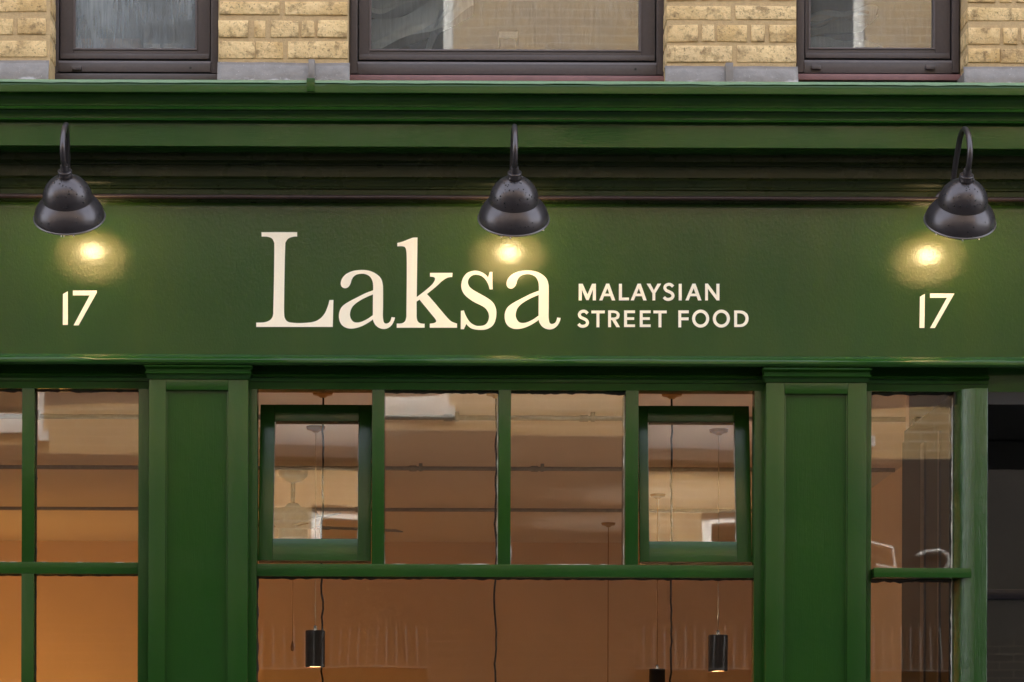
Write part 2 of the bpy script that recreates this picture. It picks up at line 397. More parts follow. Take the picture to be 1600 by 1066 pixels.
# return of the flashing into the right-hand reveal
box('lead_flashing', PX(1500, 120, .12), PX(1511, 120, BW), BW, WN, TOP-.02, PZ(1507, 112, BW), M_lead, bld, bev=.003)

def upper_window(uo0, uo1, ug0, ug1, vg, vsash, vfr, vsill, pink, caps=(), holes=(), sky_toned=False):
    um = (uo0+uo1)/2; X = lambda u, Y=WN: PX(u, 60, Y); Z = lambda v, Y=WN: PZ(um, v, Y)
    w = empty('window', parent=bld)
    y = WN; x0, x1 = X(uo0), X(uo1); gx0, gx1 = X(ug0), X(ug1)
    fw = .030                                        # outer frame face width
    zf0, zf1 = Z(vsill-12 if pink else vsill-12), Z(vsash+3)
    # fixed frame
    box('frame_jamb', x0, x0+fw, y, y+.07, zf0, ZT, M_frame, w, bev=.003)
    box('frame_jamb', x1-fw, x1, y, y+.07, zf0, ZT, M_frame, w, bev=.003)
    bm = bmesh.new(); addbox(bm, x0+fw, x1-fw, y-.004, y+.07, Z(vfr), Z(vsash+7), .002)
    bmobj('frame_rail', bm, M_frame, w, 40)
    # paler chamfer on top of the rail
    V = [(x0+fw, y-.004, Z(vsash+7)), (x1-fw, y-.004, Z(vsash+7)), (x1-fw, y+.003, zf1), (x0+fw, y+.003, zf1)]
    V += [(a, b+.03, c-.004) for a, b, c in V]
    mobj('frame_chamfer', V, [(0, 1, 2, 3), (4, 5, 6, 7), (0, 1, 5, 4), (2, 3, 7, 6), (1, 2, 6, 5), (0, 3, 7, 4)], M_frameLt, w)
    # sash
    ys = y+.012; sb = Z(vsash); sg = Z(vg)
    box('sash_stile', x0+fw+.004, gx0-.008, ys, ys+.05, sb, ZT-.03, M_frame, w, bev=.002)
    box('sash_stile', gx1+.008, x1-fw-.004, ys, ys+.05, sb, ZT-.03, M_frame, w, bev=.002)
    box('sash_rail', gx0-.008, gx1+.008, ys+.002, ys+.05, sb+.021, sg-.004, M_frame, w, bev=.002)
    box('drip_bar', x0+fw+.006, x1-fw-.006, ys-.010, ys+.004, sb, sb+.021, M_frame, w, bev=.002)
    for a, b, c, d in ((gx0-.008, gx0, sg, ZT-.08), (gx1, gx1+.008, sg, ZT-.08), (gx0-.008, gx1+.008, sg-.005, sg+.002)):
        box('glazing_bead', a, b, ys-.003, ys+.03, c, d, M_frameLt, w, bev=.001)
    box('shadow_strip', x0+fw, x1-fw, y+.018, y+.06, zf1-.002, sb+.001, M_flatBlack, w)  # black strip laid along the shadow line below the sash
    box('pane', gx0-.004, gx1+.004, ys+.02, ys+.021, sg-.003, ZT-.08, M_glassSkyDust if sky_toned else M_glassUp, w)
    box('frame_head', x0+fw, x1-fw, y, y+.07, ZT-.03, ZT, M_frame, w)
    box('sash_rail', gx0-.008, gx1+.008, ys, ys+.05, ZT-.08, ZT-.03, M_frame, w)
    # bottom flange or maroon sill
    z1, z0 = Z(vfr, y-.02)-.002, TOP-.05
    bm = bmesh.new()
    addbox(bm, x0-.002, x1+.002, y-.022 if pink else y-.010, y+.05, Z(vsill, y-.02), z1, .003)
    bmobj('sill', bm, M_sillpink if pink else M_frame, w, 40)
    box('sill_bed', x0, x1, y-.006, y+.05, TOP-.10, Z(vsill, y-.02)-.001, M_flatBlack, w)
    for u, v in caps:
        box('drain_cap', X(u-7.5), X(u+7.5), y-.018, y, Z(v+4), Z(v-3), M_frame, w, bev=.004)
    for u, v in holes:
        lathe_obj('drain_hole', [(0, .005), (.001, .005)], (X(u), y-.0055, Z(v)), (0, 1, 0), M_flatBlack, w, 16)
    return w
upper_window(80, 341, 117, 304.5, 75, 92, 113, 126, False, caps=[(120.5, 107.5)], holes=[(298, 106.5)], sky_toned=True)
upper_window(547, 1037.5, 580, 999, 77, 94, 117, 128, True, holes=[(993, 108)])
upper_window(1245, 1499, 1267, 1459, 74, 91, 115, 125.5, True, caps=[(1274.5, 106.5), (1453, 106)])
# rooms behind the upper windows
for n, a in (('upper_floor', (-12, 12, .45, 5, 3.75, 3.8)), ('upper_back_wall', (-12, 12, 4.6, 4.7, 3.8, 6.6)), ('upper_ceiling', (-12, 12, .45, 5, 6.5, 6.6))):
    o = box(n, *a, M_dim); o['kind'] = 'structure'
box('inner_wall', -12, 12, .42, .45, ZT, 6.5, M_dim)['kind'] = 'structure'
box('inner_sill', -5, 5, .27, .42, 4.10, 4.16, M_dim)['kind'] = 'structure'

# ================================================================== shop front
shop = empty('shopfront', 'dark green painted timber shop front with cornice, lettered sign board, pilasters and windows', 'shop front')
XL, XR = -4.6, 4.2
def cz(v, Y): return (Y, ZC(v, Y))
prof = [(.30, TOP+.03), (-.235, TOP+.0075), (-.246, TOP+.006), (-.256, TOP+.003), (-.2635, TOP-.002), (-.2685, TOP-.009), (-.270, TOP-.017), cz(145, -.269), cz(146.3, -.264), cz(147.5, -.250),
        cz(151, -.236), cz(156, -.226), cz(161, -.221), cz(166, -.220), cz(167.3, -.229), cz(169.5, -.234), cz(171.8, -.233), cz(173.4, -.224), cz(174.2, -.212),
        cz(178, -.205), cz(182, -.202), cz(185.6, -.202), cz(186.6, -.208), cz(188.4, -.211), cz(190, -.206), cz(191, -.186), cz(193, -.186), cz(229, -.186), cz(230.3, -.182)]
zs = prof[-1][1]
prof += [(-.082, zs+.001), (-.079, zs+.020), (.05, zs+.021)]
bed = [(-.0785, zs+.012), (-.066, zs+.012), (-.064, zs-.010)]
bed += [cz(251, -.064), cz(252.5, -.058), cz(255, -.046), cz(258, -.040), cz(259, -.030), cz(276.5, -.030), cz(278, -.040), cz(281, -.044), cz(284, -.038), cz(287, -.034), cz(291, -.032), cz(293, -.038), cz(295, -.037), cz(297, -.030), cz(314, -.028), (.08, ZC(314, -.028)-.002)]
moulding('cornice', prof, XL, XR, M_greenH, shop, jit=.0006)
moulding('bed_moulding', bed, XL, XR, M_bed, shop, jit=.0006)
n = 170; V = []; Fc = []
for i in range(n+1):
    x = XL+(XR-XL)*i/n; d = .001+.004*abs(noise.noise((x*17, 3, 1)))+.006*max(0, noise.noise((x*41, 8, 1)))
    V += [(x, -.20, TOP+.0125), (x, -.252, TOP+.0095), (x, -.266, TOP+.003), (x, -.2722, TOP-.004), (x, -.2724, TOP-.005-d)]
for i in range(n):
    for j in range(4): Fc.append((i*5+j, i*5+5+j, i*5+6+j, i*5+1+j))
mobj('capping', V, Fc, M_capping, shop, 50)
# painted clip over the cornice edge
box('cornice_clip', PX(479, 133, -.27), PX(492, 133, -.27), -.275, -.18, ZC(144, -.27), TOP+.012, M_greenH, shop, bev=.003)
tube('cable_pipe', [(XL+(XR-XL)*i/60, -.040+wob(i*.3, 2, .001), ZC(308.5, -.040)+wob(i*.2, 4, .0012)) for i in range(61)], .0085, M_pipe, shop)
# sign board, leaning forward at the top
zt = ZC(316, -.06); n, m = 60, 8
V = []; Fc = []
for i in range(n+1):
    for j in range(m+1):
        x = XL+(XR-XL)*i/n; z = FZB-.012+(zt+.03-FZB+.012)*j/m; V.append((x, -FT*(z-FZB)+.5*wob(x*.5, z, .0012), z))
for i in range(n):
    for j in range(m): Fc.append((i*(m+1)+j, (i+1)*(m+1)+j, (i+1)*(m+1)+j+1, i*(m+1)+j+1))
nv = len(V); V += [(XL, .04, FZB-.012), (XR, .04, FZB-.012), (XR, .04, zt+.03), (XL, .04, zt+.03)]
Fc += [(nv, nv+1, nv+2, nv+3), (0, n*(m+1), nv+1, nv), (m, n*(m+1)+m, nv+2, nv+3)]
fascia = mobj('sign_board', V, Fc, M_fascia, shop, 60)

# ---- lettering
def run(pts, close=True):
    out = []; k0 = next((i for i, p in enumerate(pts) if len(p) == 3), None)
    if k0 is None:
        P = [p[:2] for p in pts]; Q = P[-2:]+P+P[:3]; c = catmull(Q, 6); return c[12:12+6*len(P)]
    pts = pts[k0:]+pts[:k0]+[pts[k0]]; seg = [pts[0][:2]]
    for p in pts[1:]:
        seg.append(p[:2])
        if len(p) == 3:
            out += catmull(seg, 6)[:-1] if len(seg) > 2 else [seg[0]]; seg = [p[:2]]
    return out
def glyph(name, loops, sc, ou, ov, lift=.0022):
    cu = bpy.data.curves.new(name, 'CURVE'); cu.dimensions = '2D'; cu.fill_mode = 'FRONT'
    for lp in loops:
        s = cu.splines.new('POLY'); P = run(lp); s.points.add(len(P)-1)
        for pt, (a, b) in zip(s.points, P): pt.co = (ou+a/sc, -(ov+b/sc), 0, 1)
        s.use_cyclic_u = True
    tmp = bpy.data.objects.new('tmp', cu); me0 = bpy.data.meshes.new_from_object(tmp)
    V = []; Fc = [tuple(p.vertices) for p in me0.polygons]
    for v in me0.vertices:
        x, z = fascia_pt(v.co.x, -v.co.y); V.append((x, -FT*(z-FZB)-lift, z))
    o = mobj('letter', V, Fc, M_cream, fascia)
    bpy.data.objects.remove(tmp); bpy.data.curves.remove(cu); bpy.data.meshes.remove(me0); return o
c = 1
Lp = [(110,78,c),(440,78,c),(440,118,c),(405,120),(362,135),(337,165),(330,205),(325,400),(320,700),(320,830),(330,880),(360,909),(420,918),(500,918),(590,908),(650,880),(695,830),(725,760),(740,706,c),(776,706,c),(770,955,c),(62,955,c),(62,915,c),(130,913),(175,900),(205,875),(218,840),(220,780),(226,500),(229,220),(226,170),(205,135),(165,120),(112,118,c)]
a_o = [(815,762,c),(862,768,c),(850,815),(820,870),(775,910),(715,928),(650,915),(600,880),(570,835),(558,795,c),(500,835),(420,880),(340,910),(260,922),(190,912),(130,875),(95,815),(85,740),(100,665),(140,605),(220,550),(330,492),(450,432),(560,390,c),(560,320),(550,260),(520,205),(470,172),(410,160),(340,170),(290,200),(262,245),(245,300),(215,345),(170,362),(125,340),(110,290),(130,225),(185,165),(270,125),(360,110),(450,110),(540,130),(620,175),(670,230),(692,300),(697,380),(697,600),(695,740),(700,800),(712,838),(740,852),(780,838),(803,805)]
a_i = [(558,448,c),(480,480),(390,525),(310,580),(260,640),(238,720),(250,780),(285,825),(335,838),(400,826),(480,788),(556,735,c)]
kp = [(68,125,c),(120,112),(180,88),(220,74),(265,72,c),(262,300),(258,655,c),(330,600),(400,540),(430,500),(437,475),(425,460),(388,455,c),(388,418,c),(608,418,c),(605,458,c),(560,465),(510,495),(450,550),(358,625,c),(420,695),(500,790),(560,860),(600,895),(652,915,c),(652,955,c),(386,955,c),(386,915,c),(425,910),(448,895),(440,870),(400,820),(285,680,c),(256,700,c),(257,800),(258,860),(270,895),(295,912),(335,917,c),(335,955,c),(62,955,c),(62,915,c),(110,912),(140,895),(154,860),(157,800),(160,500),(160,280),(155,200),(145,170),(120,158),(68,158,c)]
sp = [(490,135,c),(527,135,c),(528,260),(532,378,c),(490,378,c),(470,310),(430,240),(380,195),(320,175),(260,180),(210,215),(187,270),(200,325),(240,370),(320,420),(420,475),(510,535),(560,600),(582,690),(570,800),(530,880),(450,930),(350,940),(250,925),(195,890),(165,855,c),(132,930,c),(88,930,c),(90,675,c),(130,670,c),(165,755),(220,835),(290,878),(350,885),(410,875),(455,840),(480,770),(470,700),(430,640),(370,600),(260,545),(160,470),(110,400),(95,320),(115,230),(170,155),(250,122),(330,122),(400,150),(440,180),(468,212,c)]
glyph('L', [Lp], 5.925, 390, 350); glyph('a', [a_o, a_i], 8.883, 520, 410); glyph('k', [kp], 6.2667, 610, 360)
glyph('s', [sp], 8.883, 710, 410); glyph('a', [a_o, a_i], 8.883, 778.9, 410.7)
C = lambda L: [(x, y, 1) for x, y in L]
def sh(L, dx, dy=0): return [tuple([p[0]+dx, p[1]+dy]+list(p[2:])) for p in L]
Ml = C([(105,100),(175,100),(262,290),(342,100),(412,100),(412,397),(356,397),(358,205),(282,392),(240,392),(162,205),(160,397),(105,397)])
Ao = C([(470,397),(595,98),(650,98),(757,397),(697,397),(668,322),(558,322),(528,397)]); Ai = C([(578,276),(650,276),(617,182)])
Ll = C([(822,100),(877,100),(877,347),(1003,347),(1003,397),(822,397)])
Yl = C([(1318,98),(1385,98),(1447,215),(1512,98),(1577,98),(1472,270),(1472,397),(1420,397),(1420,270)])
def ribbon(P, w):
    q = catmull(P, 5); L = []; Rr = []
    for i, p in enumerate(q):
        a = q[max(i-1, 0)]; b = q[min(i+1, len(q)-1)]; dx, dy = b[0]-a[0], b[1]-a[1]; d = math.hypot(dx, dy)
        L.append((p[0]-dy/d*w/2, p[1]+dx/d*w/2, 1)); Rr.append((p[0]+dy/d*w/2, p[1]-dx/d*w/2, 1))
    return L+Rr[::-1]
Sl = ribbon([(190,150),(152,117),(110,110),(66,126),(43,168),(64,214),(115,240),(166,268),(188,312),(166,358),(110,379),(60,370),(26,338)], 54)
Nl = C([(762,97),(812,97),(962,300),(962,100),(1018,100),(1018,397),(968,397),(812,190),(812,397),(762,397)])
Tl = C([(332,578),(570,578),(570,628),(475,628),(475,877),(422,877),(422,628),(332,628)])
Ro = [(630,575,c),(730,575,c),(790,590),(830,630),(835,670),(815,720),(765,742,c),(842,875,c),(778,875,c),(700,748,c),(682,748,c),(682,875,c),(630,875,c)]
Ri = [(682,620,c),(735,620,c),(770,632),(783,660),(770,690),(735,703,c),(682,703,c)]
El = C([(915,575),(1110,575),(1110,625),(968,625),(968,697),(1095,697),(1095,745),(968,745),(968,825),(1110,825),(1110,873),(915,873)])
Fl = C([(283,575),(470,575),(470,627),(335,627),(335,700),(467,700),(467,752),(335,752),(335,878),(283,878)])
def ell(cx, cy, rx, ry): return [(cx+rx*math.cos(2*math.pi*k/32), cy+ry*math.sin(2*math.pi*k/32), 1) for k in range(32)]
Do = [(1280,577,c),(1385,577,c),(1450,590),(1515,640),(1538,722),(1515,805),(1450,860),(1385,872,c),(1280,872,c)]
Di = [(1333,627,c),(1385,627,c),(1440,645),(1475,690),(1482,725),(1470,770),(1435,810),(1385,825,c),(1333,825,c)]
S = 11.43
for L in ([Ml], [Ao, Ai], [Ll], [sh(Ao, 562), sh(Ai, 562)], [Yl], [sh(Sl, 74, 480)], [Tl], [Ro, Ri], [El], [sh(El, 280)], [sh(Tl, 1107)]): glyph('l', L, S, 895, 435)
for L in ([Sl], [C([(290,100),(345,100),(345,397),(290,397)])], [sh(Ao, -60), sh(Ai, -60)], [Nl], [Fl], [ell(682,722,153,160), ell(682,722,98,105)], [ell(1052,722,153,160), ell(1052,722,98,105)], [Do, Di]): glyph('l', L, S, 1035, 435)
for L in (C([(192,210),(300,150),(300,895),(188,895)]), C([(413,133),(943,133),(943,180),(540,905),(428,905),(785,240),(413,240)])): glyph('n', [L], 14.21, 85, 445).name = 'numeral'
for L in (C([(245,270),(355,207),(345,962),(235,962)]), C([(468,195),(1010,197),(575,965),(470,965),(845,293),(470,293)])): glyph('n', [L], 14.21, 1420, 445).name = 'numeral'

# ---- bead under the sign board, frieze and head moulding
FY, GY = .055, .10                       # window frame face, glass plane
prof = [(.03, FZB+.003), (-.02, FZB+.002), cz(558.3, -.036), cz(560, -.044), cz(563, -.048), cz(567, -.047), cz(570.5, -.040), cz(572.5, -.026), cz(573, .0), cz(573.2, .055)]
moulding('bead', prof, XL, XR, M_greenH, shop, jit=.0009)
prof = [cz(572, .06), cz(584, .052), cz(585, .030), cz(587.5, .026), cz(590, .034), cz(591.5, .044), cz(592.5, .046), cz(597, .047), cz(598, .053), cz(609, FY), (.12, ZC(609, FY)-.001)]
HZ = ZC(608.5, FY)
XD = PX(1545, 700, -.02)                 # outer edge of the shop front at the doorway
moulding('window_head', prof, XL, XD+.012, M_greenH, shop, jit=.0006)

# ---- pilasters
def pilaster(uL, uR, pL, pR, vtop, vpan):
    um = (uL+uR)/2; yf = -.02; X = lambda u: PX(u, 820, yf)
    Z = lambda v: PZ(um, v, yf)
    p = empty('pilaster', parent=shop)
    x0, x1, a, b = X(uL), X(uR), X(pL), X(pR)
    zt, zp = Z(vtop), Z(vpan)
    box('stile', x0, a, yf, .13, .35, zt, M_greenV, p, bev=.0025)
    box('stile', b, x1, yf, .13, .35, zt, M_greenV, p, bev=.0025)
    box('rail', a, b, yf-.0006, .12, zp, zt, M_greenV, p, bev=.0025)
    box('rail', a, b, yf-.0006, .12, .35, .50, M_greenV, p, bev=.0025)
    box('panel', a-.004, b+.004, yf+.014, .10, .48, zp+.005, M_greenV, p)
    for (q0, q1) in ((a, a+.006), (b-.006, b)):
        box('panel_bead', q0, q1, yf+.005, yf+.03, .505, zp-.006, M_greenV, p, bev=.002)
    box('plinth', x0-.015, x1+.015, yf-.02, .13, 0, .35, M_greenV, p, bev=.006)
    zz = lambda v: Z(v)
    pr = [(.004, yf-.004, zz(vtop)+.0005), (.006, yf-.006, zz(vtop-1.5)), (.008, yf-.010, zz(vtop-5)), (.011, yf-.016, zz(vtop-7.5)), (.014, yf-.022, zz(vtop-8.5)), (.014, yf-.0225, zz(vtop-10)),
          (.009, yf-.012, zz(vtop-10.8)), (.010, yf-.014, zz(vtop-15)), (.014, yf-.021, zz(vtop-17.5)), (.017, yf-.027, zz(vtop-18.5)), (.017, yf-.0275, zz(vtop-20)), (.012, yf-.014, zz(vtop-20.8)), (.010, yf-.010, zz(vtop-25.5)), (.010, yf-.010, zz(vtop-30))]
    returns('capital', pr, x0, x1, .06, M_greenH, p)
    return p
pilaster(232, 387, 258.5, 356, 593, 609.5)
pilaster(1196.5, 1353.5, 1225, 1324, 598, 615.5)
pilaster(-480, -330, -455, -355, 591, 607)

# ---- windows
def putty(name, x0, x1, z, y, parent, up=1, mat=M_putty, th=.0045):
    n = max(6, int((x1-x0)/.012)); V = []; Fc = []
    for i in range(n+1):
        x = x0+(x1-x0)*i/n; h = th*(.35+1.1*abs(noise.noise((x*23, z*9, 1.7)))+.5*max(0, noise.noise((x*70, z, 4))))
        V += [(x, y, z-up*.003), (x, y-.007, z+up*.001), (x, y-.002, z+up*h), (x, y+.002, z+up*h)]
    for i in range(n):
        for j in range(3): Fc.append((i*4+j, i*4+4+j, i*4+5+j, i*4+1+j))
    return mobj(name, V, Fc, mat, parent, 60)
def putty_v(name, z0, z1, x, y, parent, side=1, mat=M_putty, th=.0035):
    n = max(6, int((z1-z0)/.012)); V = []; Fc = []
    for i in range(n+1):
        z = z0+(z1-z0)*i/n; h = th*(.25+1.2*abs(noise.noise((z*19, x*9, 6.7)))+.6*max(0, noise.noise((z*60, x, 4))))
        V += [(x-side*.003, y, z), (x+side*.001, y-.007, z), (x+side*h, y-.002, z), (x+side*h, y+.002, z)]
    for i in range(n):
        for j in range(3): Fc.append((i*4+j, i*4+4+j, i*4+5+j, i*4+1+j))
    return mobj(name, V, Fc, mat, parent, 60)
def pane(x0, x1, z0, z1, y, parent, tilt=0.0, yaw=0.0, mat=M_glass):
    cx, cz_ = (x0+x1)/2, (z0+z1)/2
    o = box('pane', x0-cx, x1-cx, -.002, .002, z0-cz_, z1-cz_, mat, parent); o.location = (cx, y, cz_); o.rotation_euler = (tilt, 0, yaw); return o
def bar_v(name, u0, u1, v0, v1, parent, y0=FY, y1=.13):
    um = (u0+u1)/2; vm = (v0+v1)/2
    return box(name, PX(u0, vm, y0), PX(u1, vm, y0), y0, y1, v1 if v1 < 10 else PZ(um, v1, y0), v0 if v0 < 10 else PZ(um, v0, y0), M_greenV, parent, bev=.002)
SILL = .75
# centre window
wc = empty('window', parent=shop)
xa, xb = PX(387, 750, FY), PX(1197, 750, FY)
x0, x1 = PX(401.5, 750, FY), PX(1178.5, 750, FY)
box('frame_jamb', xa, x0, FY, .13, SILL, HZ-.001, M_greenV, wc, bev=.002)
box('frame_jamb', x1, xb, FY, .13, SILL, HZ-.001, M_greenV, wc, bev=.002)
tz0, tz1 = PZ(790, 902, FY), PZ(790, 882, FY)
box('transom', x0, x1, FY-.001, .13, tz0, tz1, M_greenH, wc, bev=.002)
ms = [(581, 600.5), (778.5, 798), (977, 997.5)]
for a, b in ms: box('mullion', PX(a, 750, FY), PX(b, 750, FY), FY, .26, tz1-.001, HZ-.001, M_greenV, wc, bev=.002)
lights = [(PX(600.5, 750, FY), PX(778.5, 750, FY)), (PX(798, 750, FY), PX(977, 750, FY))]
for k, (a, b) in enumerate(lights):
    pane(a-.005, b+.005, tz1-.005, HZ+.005, GY, wc, tilt=R((.05, -.03)[k]), yaw=R((.05, -.04)[k]))
    putty('putty', a, b, tz1+.001, GY-.003, wc); putty_v('putty', tz1, HZ-.02, b-.001, GY-.003, wc, -1); putty_v('putty', tz1, tz1+.12, a+.001, GY-.003, wc, 1, th=.003)
    putty('sealant', a, b, HZ-.002, GY-.003, wc, -1, M_sealant, .012)
pane(x0-.005, x1+.005, SILL-.005, tz0+.005, GY, wc, tilt=R(-.02))
putty('sealant', x0, x1, tz0-.001, GY-.003, wc, -1, M_sealant, .008); putty_v('sealant', 1.7, tz0, x0+.001, GY-.003, wc, 1, M_sealant, .006)
# two pivoting sashes, top leaning in and bottom out
def sash(u0, u1, vt, vb, g0, g1, gt, gb, ang):
    s = empty('sash', parent=wc)
    um = (u0+u1)/2; vm = vb; Y = FY+.085
    cx, cz_ = PX(um, vm, Y), PZ(um, vm, Y)
    k = (DIST+Y)/F; f = lambda u: PX(u, vm, Y)-cx; g = lambda v: PZ(um, v, Y)-cz_
    a, b, zt_, zb_ = f(u0), f(u1), g(vt), g(vb); ga, gb_, gz1, gz0 = f(g0), f(g1), g(gt), g(gb)
    s.location = (cx, Y, cz_); s.rotation_euler = (-ang, 0, 0)
    y0, y1 = -.018, .026
    box('stile', a, ga, y0, y1, zb_, zt_, M_greenV, s, bev=.002); box('stile', gb_, b, y0, y1, zb_, zt_, M_greenV, s, bev=.002)
    box('rail', ga, gb_, y0-.0006, y1, zb_, gz0, M_greenH, s, bev=.002); box('rail', ga, gb_, y0-.0006, y1, gz1, zt_, M_greenH, s, bev=.002)
    pane(ga-.004, gb_+.004, gz0-.004, gz1+.004, .004, s)
    putty('putty', ga, gb_, gz0+.001, .001, s, th=.004); putty_v('putty', gz0, gz1, ga+.001, .001, s, 1, th=.0025); putty_v('putty', gz0, gz1, gb_-.001, .001, s, -1, th=.003)
    return s
sash(403.5, 579.5, 624, 878, 426, 559, 651, 842.5, R(10)); sash(999.5, 1174, 626, 880, 1014, 1151, 652, 847, R(10))
# left window
wl = empty('window', parent=shop)
ul = [-330, -322, -140, -122, 34, 53.5, 216, 232]
X = lambda u: PX(u, 750, FY)
box('frame_jamb', X(216), X(232.5), FY, .13, SILL, HZ-.001, M_greenV, wl, bev=.002); box('frame_jamb', X(-331), X(-318), FY, .13, SILL, HZ-.001, M_greenV, wl, bev=.002)
lz0, lz1 = PZ(120, 897, FY), PZ(120, 878.5, FY)
box('transom', X(-318), X(216), FY-.001, .13, lz0, lz1, M_greenH, wl, bev=.002)
for a, b in ((34, 53.5), (-142, -122)):
    box('mullion', X(a), X(b), FY, .13, lz1-.001, HZ-.001, M_greenV, wl, bev=.002); box('mullion', X(a), X(b), FY, .13, SILL, lz0+.001, M_greenV, wl, bev=.002)
for a, b, tl in ((53.5, 216, .42), (-122, 34, .25), (-318, -142, .3)):
    pane(X(a)-.004, X(b)+.004, lz1-.004, HZ+.004, GY, wl, tilt=R(-tl)); pane(X(a)-.004, X(b)+.004, SILL-.004, lz0+.004, GY, wl, tilt=R(.05))
    putty('putty', X(a), X(b), lz1+.001, GY-.003, wl, th=.004); putty('sealant', X(a), X(b), HZ-.002, GY-.003, wl, -1, M_sealant, .010); putty('sealant', X(a), X(b), lz0-.001, GY-.003, wl, -1, M_sealant, .006)
    putty_v('sealant', SILL, HZ-.002, X(a)+.001, GY-.003, wl, 1, M_sealant, .004)
# right window and rounded corner post
wr = empty('window', parent=shop)
box('frame_jamb', X(1353), X(1361.5), FY, .13, SILL, HZ-.001, M_greenV, wr, bev=.002)
rx1 = PX(1488, 760, GY)
rz0, rz1 = PZ(1430, 905, FY), PZ(1430, 890, FY)
box('transom', X(1361.5), PX(1521, 880, -.018), -.016, .12, rz0, rz1, M_greenH, wr, bev=.002)
px1 = PX(1543, 800, -.022); pxe = PX(1523, 800, -.022)
post = [(rx1+.002, .13), (rx1, .105), (rx1+.004, .062), (rx1+.012, .022), (rx1+.020, .006), (rx1+.032, -.005), (rx1+.048, -.014), (pxe-.002, -.0205), (pxe+.003, -.022), (px1-.003, -.022), (px1, -.019), (px1, .13)]
V = []; Fc = []; nz = 70; np_ = len(post)
for i in range(nz+1):
    z = HZ*i/nz
    for j, (a, b) in enumerate(post): V.append((a+wob(z, j+.5, .0009), b+wob(z, j+4.5, .0007), z))
for i in range(nz):
    for j in range(np_): Fc.append((i*np_+j, i*np_+(j+1) % np_, (i+1)*np_+(j+1) % np_, (i+1)*np_+j))
mobj('corner_post', V, Fc, M_greenPost, wr, 30)
prof = [(.008, -.024, ZC(608, -.02)), (.010, -.028, ZC(604, -.02)), (.010, -.03, ZC(599, -.02)), (.016, -.036, ZC(597, -.02)), (.020, -.040, ZC(589, -.02)), (.012, -.03, ZC(586, -.02)), (.012, -.03, ZC(574.5, -.02))]
pane(X(1361.5)-.004, rx1+.004, rz1-.004, HZ+.004, GY, wr, tilt=R(-.45)); pane(X(1361.5)-.004, rx1+.004, SILL-.004, rz0+.004, GY, wr)
putty('putty', X(1361.5), rx1, rz1+.001, GY-.003, wr, th=.003); putty_v('putty', SILL, HZ-.02, rx1-.001, GY-.004, wr, -1, th=.005); putty('sealant', X(1361.5), rx1, HZ-.002, GY-.003, wr, -1, M_sealant, .012); putty('sealant', X(1361.5), rx1, rz0-.001, GY-.003, wr, -1, M_sealant, .012)
# stall riser below the glass
for a, b in ((-318, 232), (387, 1197), (1353, 1488)):
    box('sill', X(a), X(b), -.01, .16, SILL-.06, SILL, M_greenH, shop, bev=.008); box('stall_riser', X(a), X(b), .06, .16, 0, SILL-.06, M_greenV, shop)
box('header', XL, XR, .06, .14, HZ-.001, 3.62, M_greenH, shop)
# recessed entrance
ent = empty('entrance_door', parent=shop); DY = 1.05
xd0, xd1 = PX(1489, 800, .13)+.02, 3.35
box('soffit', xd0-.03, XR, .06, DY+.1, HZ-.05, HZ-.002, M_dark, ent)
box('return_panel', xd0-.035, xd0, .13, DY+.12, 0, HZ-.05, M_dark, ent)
box('side_panel', xd1, xd1+.06, .0, DY+.1, 0, HZ-.05, M_greenV, ent)
zdt = PZ(1570, 652, DY)
box('head_panel', xd0, xd1, DY, DY+.05, zdt, HZ-.05, M_flatBlack, ent)
for a, b in ((.30, .33), (.62, .70)): box('trim', xd0-.043, xd0-.036, a, b, 0, HZ-.12, M_frameLt, ent)
box('rail', xd0, xd1, DY-.01, DY+.05, PZ(1570, 937, DY), PZ(1570, 921, DY), M_navy, ent, bev=.003)
box('dark_interior_sheet', xd0, xd1, DY+.06, DY+.08, 0, zdt, M_dark, ent)  # dark sheet added in place of the unlit interior behind the glass
pane(xd0, xd1, PZ(1570, 921, DY), zdt, DY+.02, ent); pane(xd0, xd1, 0.02, PZ(1570, 937, DY), DY+.02, ent)
box('pilaster_end', xd1+.06, XR, -.02, .2, 0, HZ, M_greenV, shop, bev=.004)

# ================================================================== inside the shop
CEIL = 3.25; RX0, RX1, RB = -4.4, 2.62, 9.1
for n, a, mt in (('ceiling', (RX0, RX1, .16, RB, CEIL, CEIL+.08), M_ceil), ('back_wall', (RX0, RX1, RB, RB+.08, 0, CEIL), M_wallor), ('side_wall', (RX0-.08, RX0, .42, RB, 0, CEIL), M_wallor),
                 ('side_wall', (RX1, RX1+.08, 1.2, RB, 0, CEIL), M_wallcr), ('floor', (RX0, RX1, .42, RB, -.02, .008), M_floor), ('bulkhead', (RX0, RX1, .141, .16, HZ+.004, CEIL), M_ceil)):
    box(n, *a, mt)['kind'] = 'structure'
box('lobby_wall', xd0, RX1+.1, 1.2, 1.28, 0, CEIL, M_wallcr)['kind'] = 'structure'
def ceil_at(u, v):
    a, b = UV(u, v); d = (CEIL-EYE)*F/(-b); return a*d/F, d-DIST
def conduit(v, saddles, label, umid=700):
    Y = ceil_at(790, v)[1]; z = CEIL-.028
    o = empty('conduit', label, 'conduit', 'steel conduits along the shop ceiling', loc=(0, Y, z))
    c_ = tube('pipe', [(RX0+.05, 0, 0), (RX1-.05, 0, 0)], .0125, M_steel, o)
    for u in saddles:
        x = UV(u, v)[0]*(DIST+Y)/F
        lathe_obj('coupling', [(-.022, .0155), (-.02, .0175), (.02, .0175), (.022, .0155)], (x, 0, 0), (1, 0, 0), M_steel, o, 16)
        box('saddle', x+.035, x+.055, -.016, .016, -.016, .029, M_steel, o, bev=.002)
conduit(644.5, (45, 912, 700, 1115), 'grey steel conduit on the ceiling nearest the shop windows')
